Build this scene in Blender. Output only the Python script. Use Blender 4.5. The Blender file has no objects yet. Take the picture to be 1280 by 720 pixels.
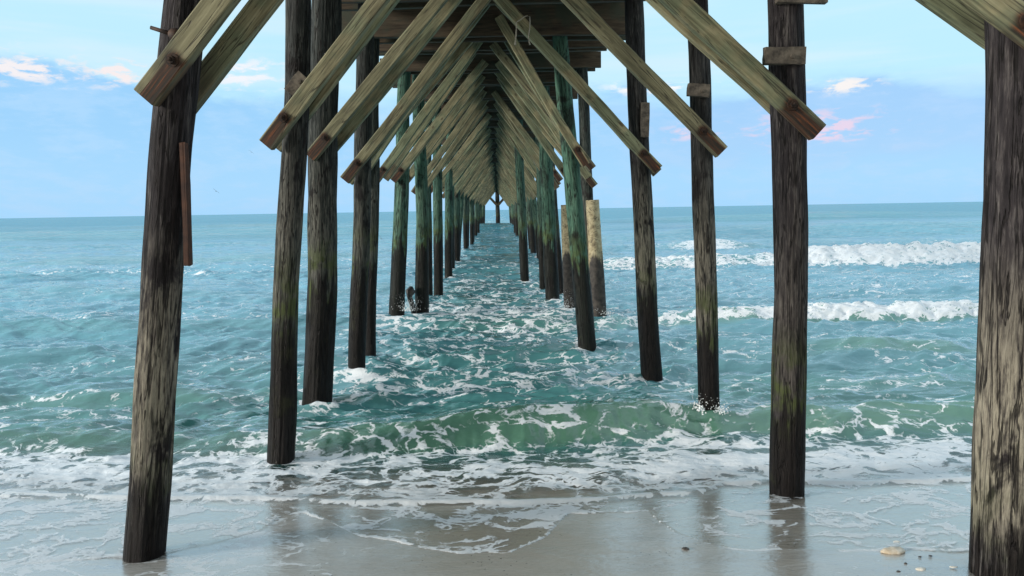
import bpy, bmesh, math, random
import numpy as np
from mathutils import Vector, Matrix

random.seed(7)
SC = bpy.context.scene
COL = SC.collection
R = math.radians

# ------------------------------------------------------------------ camera
F = 960.0                      # focal length in pixels of the 1280 px wide photo
CAMZ = 2.0
PITCH, YAW, ROLL = math.atan(98 / F), R(0.97), R(0.98)
fwd = Vector((math.sin(YAW) * math.cos(PITCH), math.cos(YAW) * math.cos(PITCH), -math.sin(PITCH)))
right0 = Vector((math.cos(YAW), -math.sin(YAW), 0))
up0 = right0.cross(fwd)
right = right0 * math.cos(ROLL) - up0 * math.sin(ROLL)
up = up0 * math.cos(ROLL) + right0 * math.sin(ROLL)
CAM = Vector((0, 0, CAMZ))
cd = bpy.data.cameras.new('camera')
cam = bpy.data.objects.new('camera', cd)
COL.objects.link(cam)
m = Matrix.Identity(4)
for i in range(3):
    m[i][0], m[i][1], m[i][2], m[i][3] = right[i], up[i], -fwd[i], CAM[i]
cam.matrix_world = m
cd.sensor_width = 36.0
cd.lens = 36.0 * F / 1280.0
cd.clip_start, cd.clip_end = 0.05, 30000
SC.camera = cam


def ray(u, v):
    return right * ((u - 640) / F) + up * ((360 - v) / F) + fwd


def at(u, v, y):
    """world point on the photo's ray (u, v) at distance y out along the pier"""
    d = ray(u, v)
    return CAM + d * (y / d.y)


def sand_z(y):
    y = np.asarray(y, dtype=float)
    z = np.where(y < 5.2, 0.07 * (5.2 - y), -0.07 * (y - 5.2))
    z = np.where(y < -20, 0.07 * 25.2 + 0.02 * (-20 - np.maximum(y, -80)), z)
    return np.maximum(z, -4.0)


def gnd(u, v, h=0.0):
    d = ray(u, v)
    t = 1.0
    for _ in range(30):
        y = d.y * t
        zt = max(float(sand_z(y)), 0.0) + h
        t = (CAMZ - zt) / -d.z
    return CAM + d * t


# ------------------------------------------------------------------ numpy noise
def _hash2(ix, iy, seed):
    h = (ix.astype(np.int64) * 374761393 + iy.astype(np.int64) * 668265263 + seed * 1274126177) & 0xFFFFFFFF
    h = ((h ^ (h >> 13)) * 1103515245) & 0xFFFFFFFF
    return ((h ^ (h >> 16)) & 0xFFFF) / 65535.0


def noise2(x, y, seed=0):
    x = np.asarray(x, float); y = np.asarray(y, float)
    ix, iy = np.floor(x), np.floor(y)
    fx, fy = x - ix, y - iy
    sx, sy = fx * fx * fx * (fx * (fx * 6 - 15) + 10), fy * fy * fy * (fy * (fy * 6 - 15) + 10)

    def g(ax, ay, dx, dy):
        a = _hash2(ax, ay, seed) * 2 * np.pi
        return np.cos(a) * dx + np.sin(a) * dy
    n00 = g(ix, iy, fx, fy); n10 = g(ix + 1, iy, fx - 1, fy)
    n01 = g(ix, iy + 1, fx, fy - 1); n11 = g(ix + 1, iy + 1, fx - 1, fy - 1)
    return ((n00 * (1 - sx) + n10 * sx) * (1 - sy) + (n01 * (1 - sx) + n11 * sx) * sy) * 1.5


def fbm(x, y, seed=0, oct=4, gain=0.5):
    s, a = 0, 1
    for k in range(oct):
        s = s + a * noise2(x * 2 ** k + 17.3 * k, y * 2 ** k - 9.1 * k, seed + k)
        a *= gain
    return s


def sstep(a, b, x):
    t = np.clip((np.asarray(x, float) - a) / (b - a), 0, 1)
    return t * t * (3 - 2 * t)


# ------------------------------------------------------------------ node helpers
def new_mat(name):
    mt = bpy.data.materials.new(name)
    mt.use_nodes = True
    nt = mt.node_tree
    nt.nodes.clear()
    return mt, nt


class NT:
    def __init__(self, nt):
        self.nt = nt

    def n(self, typ, **kw):
        nd = self.nt.nodes.new(typ)
        for k, v in kw.items():
            setattr(nd, k, v)
        return nd

    def link(self, a, b):
        self.nt.links.new(a, b)

    def put(self, sock, val):
        if hasattr(val, 'is_output'):
            self.link(val, sock)
        elif isinstance(val, (tuple, list)) and sock.type == 'RGBA' and len(val) == 3:
            sock.default_value = (*val, 1)
        else:
            sock.default_value = val

    def math(self, op, a, b=0.0, c=0.0, clamp=False):
        nd = self.n('ShaderNodeMath', operation=op, use_clamp=clamp)
        self.put(nd.inputs[0], a); self.put(nd.inputs[1], b); self.put(nd.inputs[2], c)
        return nd.outputs[0]

    def vmath(self, op, a, b=(0, 0, 0)):
        nd = self.n('ShaderNodeVectorMath', operation=op)
        self.put(nd.inputs[0], a); self.put(nd.inputs[1], b)
        return nd.outputs[0]

    def mix(self, f, a, b):
        nd = self.n('ShaderNodeMix', data_type='RGBA')
        self.put(nd.inputs[0], f); self.put(nd.inputs[6], a); self.put(nd.inputs[7], b)
        return nd.outputs[2]

    def mixf(self, f, a, b):
        nd = self.n('ShaderNodeMix', data_type='FLOAT')
        self.put(nd.inputs[0], f); self.put(nd.inputs[2], a); self.put(nd.inputs[3], b)
        return nd.outputs[0]

    def step(self, x, a, b, c=0.0, d=1.0):
        nd = self.n('ShaderNodeMapRange', interpolation_type='SMOOTHSTEP')
        self.put(nd.inputs[0], x); self.put(nd.inputs[1], a); self.put(nd.inputs[2], b)
        self.put(nd.inputs[3], c); self.put(nd.inputs[4], d)
        return nd.outputs[0]

    def noise(self, vec, scale, detail=4.0, rough=0.55, dist=0.0):
        nd = self.n('ShaderNodeTexNoise')
        self.put(nd.inputs['Vector'], vec); self.put(nd.inputs['Scale'], scale)
        self.put(nd.inputs['Detail'], detail); self.put(nd.inputs['Roughness'], rough)
        self.put(nd.inputs['Distortion'], dist)
        return nd.outputs[0]

    def noisec(self, vec, scale, detail=2.0):
        nd = self.n('ShaderNodeTexNoise')
        self.put(nd.inputs['Vector'], vec); self.put(nd.inputs['Scale'], scale); self.put(nd.inputs['Detail'], detail)
        return nd.outputs[1]

    def attr(self, name):
        nd = self.n('ShaderNodeAttribute', attribute_name=name)
        return nd

    def ramp(self, f, stops):
        nd = self.n('ShaderNodeValToRGB')
        el = nd.color_ramp.elements
        while len(el) < len(stops):
            el.new(0.5)
        for e, (p, c) in zip(el, stops):
            e.position = p
            e.color = (*c, 1)
        self.put(nd.inputs[0], f)
        return nd.outputs[0]

    def bump(self, h, strength=0.5, dist=0.02, normal=None):
        nd = self.n('ShaderNodeBump')
        self.put(nd.inputs['Height'], h); self.put(nd.inputs['Strength'], strength); self.put(nd.inputs['Distance'], dist)
        if normal is not None:
            self.link(normal, nd.inputs['Normal'])
        return nd.outputs[0]

    def sep(self, v):
        nd = self.n('ShaderNodeSeparateXYZ')
        self.put(nd.inputs[0], v)
        return nd.outputs

    def comb(self, x, y, z):
        nd = self.n('ShaderNodeCombineXYZ')
        self.put(nd.inputs[0], x); self.put(nd.inputs[1], y); self.put(nd.inputs[2], z)
        return nd.outputs[0]

    def principled(self, **kw):
        nd = self.n('ShaderNodeBsdfPrincipled')
        for k, v in kw.items():
            self.put(nd.inputs[k.replace('_', ' ')], v)
        return nd.outputs[0]

    def out(self, sh):
        o = self.n('ShaderNodeOutputMaterial')
        self.link(sh, o.inputs[0])


# ------------------------------------------------------------------ materials
def mat_pile():
    mt, nt = new_mat('weathered_pile_wood')
    T = NT(nt)
    tc = T.n('ShaderNodeTexCoord')
    oi = T.n('ShaderNodeObjectInfo')
    rnd = T.math('MULTIPLY', oi.outputs['Random'], 37.0)
    o = T.vmath('ADD', tc.outputs['Object'], T.comb(rnd, rnd, rnd))
    pos = T.n('ShaderNodeNewGeometry').outputs['Position']
    wz = T.sep(pos)[2]
    g1 = T.vmath('MULTIPLY', o, (1, 1, 0.11))
    g2 = T.vmath('MULTIPLY', o, (1, 1, 0.10))
    n1 = T.noise(g1, 70, 5, 0.7, 0.2)
    n2 = T.noise(g2, 19, 5, 0.65, 0.3)
    n3 = T.noise(o, 5, 5, 0.65)
    n4 = T.noise(T.vmath('MULTIPLY', o, (1, 1, 0.55)), 3.6, 5, 0.65, 0.5)
    cr = T.noise(T.vmath('MULTIPLY', o, (1, 1, 0.06)), 24, 3, 0.6, 0.5)
    crack = T.math('MULTIPLY', T.step(T.math('ABSOLUTE', T.math('SUBTRACT', cr, 0.5)), 0.006, 0.030, 1.0, 0.0), T.step(n4, 0.32, 0.44))
    a = T.attr('pp')
    tide, bleach, green = T.sep(a.outputs['Vector'])[:3]
    tone = T.math('ADD', T.math('MULTIPLY', n1, 0.55), T.math('MULTIPLY', n2, 0.5))
    grey = T.ramp(tone, [(0.38, (0.008, 0.007, 0.009)), (0.54, (0.032, 0.028, 0.031)), (0.65, (0.092, 0.084, 0.083)), (0.8, (0.25, 0.235, 0.215))])
    grn = T.ramp(tone, [(0.3, (0.022, 0.058, 0.045)), (0.52, (0.065, 0.15, 0.108)), (0.75, (0.155, 0.275, 0.195)), (0.9, (0.26, 0.36, 0.24))])
    base = T.mix(green, grey, grn)
    base = T.mix(T.math('MULTIPLY', T.step(n4, 0.54, 0.66), 0.8), base, (0.013, 0.010, 0.011))
    # pale scoured band above the tide mark
    hh = T.math('SUBTRACT', wz, tide)
    band = T.math('MULTIPLY', T.step(hh, -0.1, 0.2), T.step(hh, 0.7, 1.6, 1.0, 0.0))
    bm = T.math('MULTIPLY', T.math('MULTIPLY', band, bleach), T.math('MULTIPLY', T.step(tone, 0.38, 0.60, 0.0, 0.9), T.step(n4, 0.64, 0.55)))
    base = T.mix(bm, base, T.ramp(n1, [(0.3, (0.18, 0.16, 0.125)), (0.7, (0.33, 0.305, 0.24))]))
    vk = T.n('ShaderNodeTexVoronoi', feature='F1')
    T.put(vk.inputs['Vector'], T.vmath('ADD', T.vmath('MULTIPLY', o, (1, 1, 0.6)), T.vmath('MULTIPLY', T.noisec(o, 6.0), (0.06, 0.06, 0.06)))); T.put(vk.inputs['Scale'], 4.5)
    base = T.mix(T.step(vk.outputs['Distance'], 0.05, 0.12, 0.9, 0.0), base, (0.010, 0.008, 0.007))
    # green algae near the mark
    al = T.math('MULTIPLY', T.step(T.math('ABSOLUTE', T.math('SUBTRACT', hh, 0.05)), 0.05, 0.6, 1.0, 0.0), T.step(n3, 0.40, 0.60))
    base = T.mix(T.math('MULTIPLY', al, T.step(bleach, 0.55, 1.0, 0.8, 0.2)), base, (0.062, 0.082, 0.022))
    # black tide zone with a ragged upper edge
    rag = T.math('ADD', T.math('MULTIPLY', T.math('SUBTRACT', n2, 0.5), 1.3), T.math('MULTIPLY', T.math('SUBTRACT', T.noise(g1, 22, 3), 0.5), 1.0))
    hz = T.math('ADD', hh, rag)
    blk = T.step(hz, -0.10, 0.08, 1.0, 0.0)
    base = T.mix(T.math('MULTIPLY', blk, 0.95), base, T.ramp(n1, [(0.35, (0.004, 0.0035, 0.004)), (0.7, (0.016, 0.013, 0.012))]))
    base = T.mix(T.math('MULTIPLY', T.math('MULTIPLY', blk, T.step(n3, 0.56, 0.75)), 0.4), base, (0.045, 0.05, 0.022))
    base = T.mix(T.math('MULTIPLY', crack, 0.85), base, (0.006, 0.005, 0.005))
    rough = T.mixf(blk, 0.85, 0.5)
    h = T.math('SUBTRACT', T.math('ADD', T.math('MULTIPLY', n1, 0.6), T.math('MULTIPLY', n2, 0.6)), T.math('MULTIPLY', crack, 0.8))
    nrm = T.bump(h, 1.0, 0.016)
    T.out(T.principled(Base_Color=base, Roughness=rough, Specular_IOR_Level=T.mixf(blk, 0.25, 0.14), Normal=nrm))
    return mt


def mat_brace():
    mt, nt = new_mat('treated_brace_timber')
    T = NT(nt)
    tc = T.n('ShaderNodeTexCoord')
    oi = T.n('ShaderNodeObjectInfo')
    rnd = T.math('MULTIPLY', oi.outputs['Random'], 53.0)
    oo = tc.outputs['Object']
    x, y, z = T.sep(oo)[:3]
    o = T.vmath('ADD', oo, T.comb(rnd, rnd, rnd))
    g = T.vmath('MULTIPLY', o, (0.05, 1, 1))
    n1 = T.noise(g, 60, 4, 0.6, 0.5)
    n2 = T.noise(T.vmath('MULTIPLY', o, (0.12, 1, 1)), 13, 4, 0.6, 1.2)
    n3 = T.noise(o, 3.2, 4, 0.6)
    tone = T.math('ADD', T.math('MULTIPLY', n1, 0.45), T.math('MULTIPLY', n2, 0.55))
    base = T.ramp(tone, [(0.33, (0.065, 0.055, 0.03)), (0.5, (0.24, 0.213, 0.12)), (0.68, (0.43, 0.39, 0.245))])
    gcol = T.ramp(tone, [(0.33, (0.045, 0.065, 0.038)), (0.6, (0.185, 0.225, 0.135))])
    base = T.mix(T.math('MULTIPLY', T.step(T.math('ADD', n3, T.math('MULTIPLY', T.math('SUBTRACT', oi.outputs['Random'], 0.5), 0.25)), 0.42, 0.62), 0.75), base, gcol)
    base = T.mix(T.step(oi.outputs['Random'], 0.0, 1.0, 0.45, 0.0), base, T.mix(0.5, (0.05, 0.045, 0.03), gcol))
    # knots
    vo = T.n('ShaderNodeTexVoronoi', feature='F1')
    T.put(vo.inputs['Vector'], T.vmath('MULTIPLY', o, (0.55, 1, 1))); T.put(vo.inputs['Scale'], 5.5)
    kn = T.step(vo.outputs['Distance'], 0.06, 0.13, 1.0, 0.0)
    base = T.mix(T.math('MULTIPLY', kn, 0.75), base, (0.06, 0.042, 0.022))
    # checks along the grain
    cr = T.noise(T.vmath('MULTIPLY', o, (0.035, 1, 1)), 24, 2, 0.5, 0.6)
    crack = T.math('MULTIPLY', T.step(T.math('ABSOLUTE', T.math('SUBTRACT', cr, 0.5)), 0.002, 0.020, 1.0, 0.0), T.step(n3, 0.36, 0.46))
    base = T.mix(T.math('MULTIPLY', crack, 0.8), base, (0.03, 0.024, 0.015))
    wx = T.math('MULTIPLY', T.step(x, 0.12, 0.55, 1.0, 0.0), T.step(n3, 0.40, 0.62))
    base = T.mix(T.math('MULTIPLY', wx, 0.55), base, (0.075, 0.064, 0.05))
    # rust run from the bolt to the lower end
    wob = T.math('MULTIPLY', T.math('SUBTRACT', T.noise(g, 20, 3), 0.5), 0.05)
    zz = T.math('ABSOLUTE', T.math('ADD', T.math('ADD', z, 0.012), wob))
    rs = T.math('MULTIPLY', T.step(zz, 0.036, 0.056, 1.0, 0.0), T.step(x, 0.26, 0.32, 1.0, 0.0))
    halo = T.step(T.math('SQRT', T.math('ADD', T.math('POWER', T.math('SUBTRACT', x, 0.25), 2.0), T.math('POWER', z, 2.0))), 0.03, 0.075, 1.0, 0.0)
    rs = T.math('MAXIMUM', rs, T.math('MULTIPLY', halo, 0.95))
    rs = T.math('MULTIPLY', rs, T.attr('rust').outputs['Fac'])
    base = T.mix(T.math('MULTIPLY', rs, 0.92), base, T.ramp(n1, [(0.42, (0.010, 0.005, 0.003)), (0.58, (0.06, 0.017, 0.006)), (0.70, (0.20, 0.052, 0.010))]))
    nrm = T.bump(T.math('SUBTRACT', tone, T.math('MULTIPLY', crack, 0.6)), 0.6, 0.006)
    T.out(T.principled(Base_Color=base, Roughness=0.8, Normal=nrm))
    return mt


def mat_deck():
    mt, nt = new_mat('old_deck_timber')
    T = NT(nt)
    tc = T.n('ShaderNodeTexCoord')
    oi = T.n('ShaderNodeObjectInfo')
    rnd = T.math('MULTIPLY', oi.outputs['Random'], 53.0)
    o = T.vmath('ADD', tc.outputs['Object'], T.comb(rnd, rnd, rnd))
    n1 = T.noise(T.vmath('MULTIPLY', o, (0.1, 1, 1)), 30, 5, 0.6, 0.5)
    n2 = T.noise(o, 2.0, 4, 0.6)
    base = T.ramp(n1, [(0.3, (0.026, 0.018, 0.012)), (0.7, (0.11, 0.08, 0.05))])
    base = T.mix(T.step(n2, 0.45, 0.65), base, (0.05, 0.056, 0.038))
    T.out(T.principled(Base_Color=base, Roughness=0.85, Normal=T.bump(n1, 0.5, 0.006)))
    return mt


def mat_simple(name, c1, c2, scale, rough, metallic=0.0, bump=0.4, bd=0.004):
    mt, nt = new_mat(name)
    T = NT(nt)
    tc = T.n('ShaderNodeTexCoord')
    n1 = T.noise(tc.outputs['Object'], scale, 5, 0.6)
    base = T.ramp(n1, [(0.35, c1), (0.65, c2)])
    T.out(T.principled(Base_Color=base, Roughness=rough, Metallic=metallic, Normal=T.bump(n1, bump, bd)))
    return mt


def mat_stump():
    mt, nt = new_mat('concrete_pile_jacket')
    T = NT(nt)
    tc = T.n('ShaderNodeTexCoord')
    o = tc.outputs['Object']
    z = T.sep(o)[2]
    n1 = T.noise(o, 9, 5, 0.65)
    n2 = T.noise(T.vmath('MULTIPLY', o, (1, 1, 0.2)), 6, 4, 0.6)
    base = T.ramp(n1, [(0.35, (0.19, 0.155, 0.09)), (0.5, (0.39, 0.33, 0.20)), (0.7, (0.50, 0.44, 0.29))])
    base = T.mix(T.step(n2, 0.55, 0.7), base, (0.12, 0.085, 0.05))
    cr = T.math('ABSOLUTE', T.math('SUBTRACT', T.noise(T.vmath('MULTIPLY', o, (1, 1, 1.6)), 4, 3, 0.6, 1.0), 0.5))
    base = T.mix(T.step(cr, 0.0, 0.018, 0.85, 0.0), base, (0.03, 0.02, 0.015))
    hz = T.math('ADD', z, T.math('MULTIPLY', T.math('SUBTRACT', n2, 0.5), 1.0))
    blk = T.step(hz, 0.95, 1.10, 1.0, 0.0)
    base = T.mix(blk, base, T.ramp(n1, [(0.4, (0.012, 0.010, 0.010)), (0.7, (0.07, 0.06, 0.05))]))
    T.out(T.principled(Base_Color=base, Roughness=0.75, Normal=T.bump(n1, 0.6, 0.012)))
    return mt


def foam_nodes(T, pos, dens):
    """0..1 foam cover: a lace of bubbles whose holes open as the density falls"""
    warp = T.vmath('SUBTRACT', T.noisec(pos, 1.9, 5), (0.5, 0.5, 0.5))
    p = T.vmath('ADD', pos, T.vmath('MULTIPLY', warp, (0.9, 0.5, 0.4)))
    p = T.vmath('MULTIPLY', p, (0.60, 1.0, 1.0))
    v1 = T.n('ShaderNodeTexVoronoi', feature='DISTANCE_TO_EDGE')
    T.put(v1.inputs['Vector'], p); T.put(v1.inputs['Scale'], 4.2)
    v2 = T.n('ShaderNodeTexVoronoi', feature='DISTANCE_TO_EDGE')
    T.put(v2.inputs['Vector'], T.vmath('ADD', p, T.vmath('MULTIPLY', warp, (0.2, 0.2, 0.2)))); T.put(v2.inputs['Scale'], 13.0)
    l1 = T.step(v1.outputs['Distance'], 0.0, 0.26, 1.0, 0.0)
    l2 = T.step(v2.outputs['Distance'], 0.0, 0.30, 1.0, 0.0)
    nb = T.noise(p, 5.0, 8, 0.72, 0.3)
    nb2 = T.step(nb, 0.30, 0.72)
    big = T.step(T.noise(T.vmath('MULTIPLY', pos, (0.5, 1, 1)), 1.5, 4, 0.6, 0.4), 0.3, 0.7)
    fine = T.noise(p, 38, 3, 0.7)
    n = T.math('ADD', T.math('ADD', T.math('MULTIPLY', l1, 0.26), T.math('MULTIPLY', l2, 0.18)),
               T.math('ADD', T.math('MULTIPLY', nb2, 0.34), T.math('MULTIPLY', big, 0.14)))
    n = T.math('ADD', n, T.math('MULTIPLY', fine, 0.08))
    thr = T.mixf(dens, 0.80, 0.22)
    f = T.step(T.math('SUBTRACT', n, thr), -0.05, 0.11)
    return T.math('MULTIPLY', f, T.step(dens, 0.02, 0.10)), nb


def mat_sea():
    mt, nt = new_mat('sea_water')
    T = NT(nt)
    pos = T.n('ShaderNodeNewGeometry').outputs['Position']
    dens = T.attr('foam').outputs['Fac']
    deep = T.attr('deep').outputs['Fac']
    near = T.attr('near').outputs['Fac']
    face = T.attr('face').outputs['Fac']
    f, nb = foam_nodes(T, pos, dens)
    # ripples: fine near the shore, long-crested far out
    ya = T.vmath('MULTIPLY', pos, (0.42, 1, 1))
    r1 = T.noise(ya, 5.5, 5, 0.62, 0.6)
    r2 = T.noise(T.vmath('MULTIPLY', pos, (0.32, 1, 1)), 0.85, 6, 0.62, 0.4)
    r3 = T.noise(T.vmath('MULTIPLY', pos, (0.3, 1, 1)), 0.12, 6, 0.62, 0.3)
    nrm = T.bump(r1, T.math('MULTIPLY', T.mixf(near, 0.36, 0.44), T.math('ADD', T.math('MULTIPLY', deep, 0.9), 0.10)), 0.05)
    nrm = T.bump(r2, T.math('MULTIPLY', T.mixf(near, 0.85, 0.10), T.math('ADD', T.math('MULTIPLY', deep, 0.95), 0.05)), 0.30, nrm)
    nrm = T.bump(r3, T.mixf(near, 0.75, 0.0), 1.2, nrm)
    r4 = T.noise(T.vmath('MULTIPLY', pos, (0.45, 1, 1)), 26, 4, 0.6, 0.8)
    nrm = T.bump(r4, T.mixf(near, 0.0, 0.22), 0.012, nrm)
    tu = T.noise(T.vmath('MULTIPLY', pos, (0.3, 1, 1)), 0.35, 3, 0.6)
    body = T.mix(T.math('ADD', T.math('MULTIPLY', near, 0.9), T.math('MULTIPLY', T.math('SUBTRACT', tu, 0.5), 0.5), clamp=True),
                 (0.150, 0.375, 0.500), (0.042, 0.158, 0.125))  # second colour: murky inshore water, and painted shade under the deck
    body = T.mix(T.step(T.sep(pos)[1], 18.0, 110.0), body, (0.045, 0.250, 0.330))
    body = T.mix(face, body, (0.105, 0.235, 0.160))  # wave fronts tinted greener, standing in for light through thin water
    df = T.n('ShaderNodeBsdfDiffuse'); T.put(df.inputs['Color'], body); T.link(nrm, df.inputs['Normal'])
    glw = T.n('ShaderNodeBsdfGlossy'); T.put(glw.inputs['Roughness'], T.mixf(near, 0.10, 0.04)); T.put(glw.inputs['Color'], (1, 1, 1)); T.link(nrm, glw.inputs['Normal'])
    frw = T.n('ShaderNodeFresnel'); T.put(frw.inputs['IOR'], 1.7); T.link(nrm, frw.inputs['Normal'])
    fw = T.math('MINIMUM', frw.outputs[0], T.step(T.sep(pos)[1], 25.0, 160.0, 0.95, 0.42))      # far waves hide their own grazing slopes
    wmx = T.n('ShaderNodeMixShader'); T.link(fw, wmx.inputs[0]); T.link(df.outputs[0], wmx.inputs[1]); T.link(glw.outputs[0], wmx.inputs[2])
    water = wmx.outputs[0]
    # thin clear water over sand
    tr = T.n('ShaderNodeBsdfTransparent'); T.put(tr.inputs[0], (0.93, 0.92, 0.90))
    gl = T.n('ShaderNodeBsdfGlossy'); T.put(gl.inputs['Roughness'], 0.09); T.put(gl.inputs['Color'], (1, 1, 1)); T.link(nrm, gl.inputs['Normal'])
    fr = T.n('ShaderNodeFresnel'); T.put(fr.inputs['IOR'], 1.333); T.link(nrm, fr.inputs['Normal'])
    up_side = T.math('SUBTRACT', 1.0, T.n('ShaderNodeNewGeometry').outputs['Backfacing'])
    thin = T.n('ShaderNodeMixShader'); T.link(T.math('MULTIPLY', fr.outputs[0], up_side), thin.inputs[0]); T.link(tr.outputs[0], thin.inputs[1]); T.link(gl.outputs[0], thin.inputs[2])
    wm = T.n('ShaderNodeMixShader'); T.link(deep, wm.inputs[0]); T.link(thin.outputs[0], wm.inputs[1]); T.link(water, wm.inputs[2])
    fb = T.noise(pos, 34, 4, 0.7)
    fn = T.bump(T.math('ADD', T.math('MULTIPLY', fb, 0.35), nb), 0.7, 0.03)
    foam = T.principled(Base_Color=T.mix(fb, (0.70, 0.74, 0.78), (0.86, 0.88, 0.90)), Roughness=0.6, Normal=fn)
    fm = T.n('ShaderNodeMixShader'); T.link(T.math('MULTIPLY', f, T.mixf(T.step(deep, 0.0, 0.12), 0.68, 0.96)), fm.inputs[0]); T.link(wm.outputs[0], fm.inputs[1]); T.link(foam, fm.inputs[2])
    T.out(fm.outputs[0])
    return mt


def mat_sand():
    mt, nt = new_mat('wet_beach_sand')
    T = NT(nt)
    pos = T.n('ShaderNodeNewGeometry').outputs['Position']
    n1 = T.noise(pos, 260, 3, 0.7)
    n2 = T.noise(T.vmath('MULTIPLY', pos, (0.5, 1, 1)), 1.6, 5, 0.6)
    n3 = T.noise(T.vmath('MULTIPLY', pos, (0.35, 1, 1)), 14, 4, 0.6, 0.8)
    base = T.ramp(T.math('ADD', T.math('MULTIPLY', n1, 0.45), T.math('MULTIPLY', n2, 0.55)),
                  [(0.3, (0.22, 0.20, 0.17)), (0.5, (0.36, 0.335, 0.295)), (0.75, (0.47, 0.445, 0.40))])
    vo = T.n('ShaderNodeTexVoronoi', feature='F1')
    T.put(vo.inputs['Vector'], pos); T.put(vo.inputs['Scale'], 26.0)
    sp = T.math('MULTIPLY', T.step(vo.outputs['Distance'], 0.10, 0.17, 1.0, 0.0), T.step(T.noise(pos, 3.0, 3), 0.48, 0.62))
    base = T.mix(T.math('MULTIPLY', sp, 0.8), base, (0.025, 0.022, 0.02))
    dens = T.attr('foam').outputs['Fac']
    f, nb = foam_nodes(T, pos, dens)
    base = T.mix(T.math('ADD', T.math('MULTIPLY', f, 0.55), T.math('MULTIPLY', dens, 0.45), clamp=True), base, (0.74, 0.78, 0.82))  # foam residue, plus a pale veil painted in for reflected sky
    rip = T.math('ADD', T.math('MULTIPLY', n3, 0.7), T.math('MULTIPLY', n1, 0.12))
    nrm = T.bump(rip, 0.30, 0.012)
    rough = T.mixf(f, T.step(n2, 0.35, 0.7, 0.07, 0.22), 0.55)
    T.out(T.principled(Base_Color=base, Roughness=rough, IOR=1.40, Normal=nrm, Coat_Weight=T.mixf(f, 1.0, 0.3), Coat_Roughness=0.05, Coat_IOR=1.7, Coat_Normal=T.bump(T.math('ADD', T.math('MULTIPLY', n3, 0.6), T.math('MULTIPLY', T.noise(T.vmath('MULTIPLY', pos, (0.5, 1, 1)), 55, 3, 0.6), 0.35)), 0.38, 0.026)))
    return mt


M_PILE, M_BRACE, M_DECK = mat_pile(), mat_brace(), mat_deck()
M_IRON = mat_simple('rusted_iron', (0.008, 0.006, 0.006), (0.055, 0.026, 0.014), 40, 0.7, 0.3)
M_STUMP, M_SEA, M_SAND = mat_stump(), mat_sea(), mat_sand()
M_SCRAP = mat_simple('grey_scrap_board', (0.045, 0.038, 0.032), (0.17, 0.145, 0.115), 18, 0.85)
M_RUSTBOARD = mat_simple('red_brown_board', (0.035, 0.014, 0.009), (0.085, 0.034, 0.018), 14, 0.8)
M_CORD = mat_simple('pale_cord', (0.35, 0.32, 0.26), (0.55, 0.5, 0.42), 60, 0.9)
M_SHELL = mat_simple('oyster_shell', (0.42, 0.33, 0.22), (0.72, 0.66, 0.56), 22, 0.5)
M_SHELLW = mat_simple('pale_shell', (0.55, 0.5, 0.42), (0.8, 0.77, 0.7), 30, 0.5)
M_STONE = mat_simple('dark_pebble', (0.02, 0.018, 0.017), (0.07, 0.06, 0.055), 60, 0.4)
M_GULL = mat_simple('gull_feathers', (0.05, 0.055, 0.06), (0.12, 0.13, 0.14), 3, 0.8)
M_SNAG = mat_simple('waterlogged_wood', (0.008, 0.008, 0.009), (0.04, 0.036, 0.032), 14, 0.4)
M_SPRAY = mat_simple('white_spray', (0.75, 0.78, 0.8), (0.86, 0.88, 0.88), 20, 0.5)


# ------------------------------------------------------------------ object helpers
def mesh_from(name, verts, faces, mat, smooth=True):
    me = bpy.data.meshes.new(name)
    me.from_pydata([tuple(v) for v in verts], [], faces)
    me.materials.append(mat)
    if smooth:
        me.polygons.foreach_set('use_smooth', np.ones(len(me.polygons), bool))
    me.update()
    return me


def link(name, me, mat4=None, parent=None):
    o = bpy.data.objects.new(name, me)
    COL.objects.link(o)
    if parent is not None:
        o.parent = parent
        o.matrix_parent_inverse = parent.matrix_basis.inverted() if parent.parent is None else Matrix.Identity(4)
    if mat4 is not None:
        o.matrix_basis = mat4
    return o


def tag(o, label=None, cat=None, group=None, kind=None):
    if label: o['label'] = label
    if cat: o['category'] = cat
    if group: o['group'] = group
    if kind: o['kind'] = kind
    return o


def grid_mesh(name, X, Y, Z, mat, attrs):
    nr, nc = X.shape
    me = bpy.data.meshes.new(name)
    co = np.stack([X, Y, Z], -1).reshape(-1, 3).astype(np.float32)
    me.vertices.add(len(co)); me.vertices.foreach_set('co', co.ravel())
    i = np.arange(nr * nc).reshape(nr, nc)
    q = np.stack([i[:-1, :-1], i[:-1, 1:], i[1:, 1:], i[1:, :-1]], -1).reshape(-1, 4)
    me.loops.add(q.size); me.loops.foreach_set('vertex_index', q.ravel().astype(np.int32))
    me.polygons.add(len(q)); me.polygons.foreach_set('loop_start', np.arange(0, q.size, 4, dtype=np.int32))
    me.polygons.foreach_set('use_smooth', np.ones(len(q), bool))
    for k, a in attrs.items():
        at_ = me.attributes.new(k, 'FLOAT', 'POINT')
        at_.data.foreach_set('value', a.ravel().astype(np.float32))
    me.materials.append(mat)
    me.update(); me.validate()
    return me


def axis_matrix(p0, p1):
    z = (p1 - p0).normalized()
    y = Vector((0, 1, 0)); y = (y - z * y.dot(z)).normalized()
    x = y.cross(z)
    m = Matrix.Identity(4)
    for i in range(3):
        m[i][0], m[i][1], m[i][2], m[i][3] = x[i], y[i], z[i], p0[i]
    return m


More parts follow.
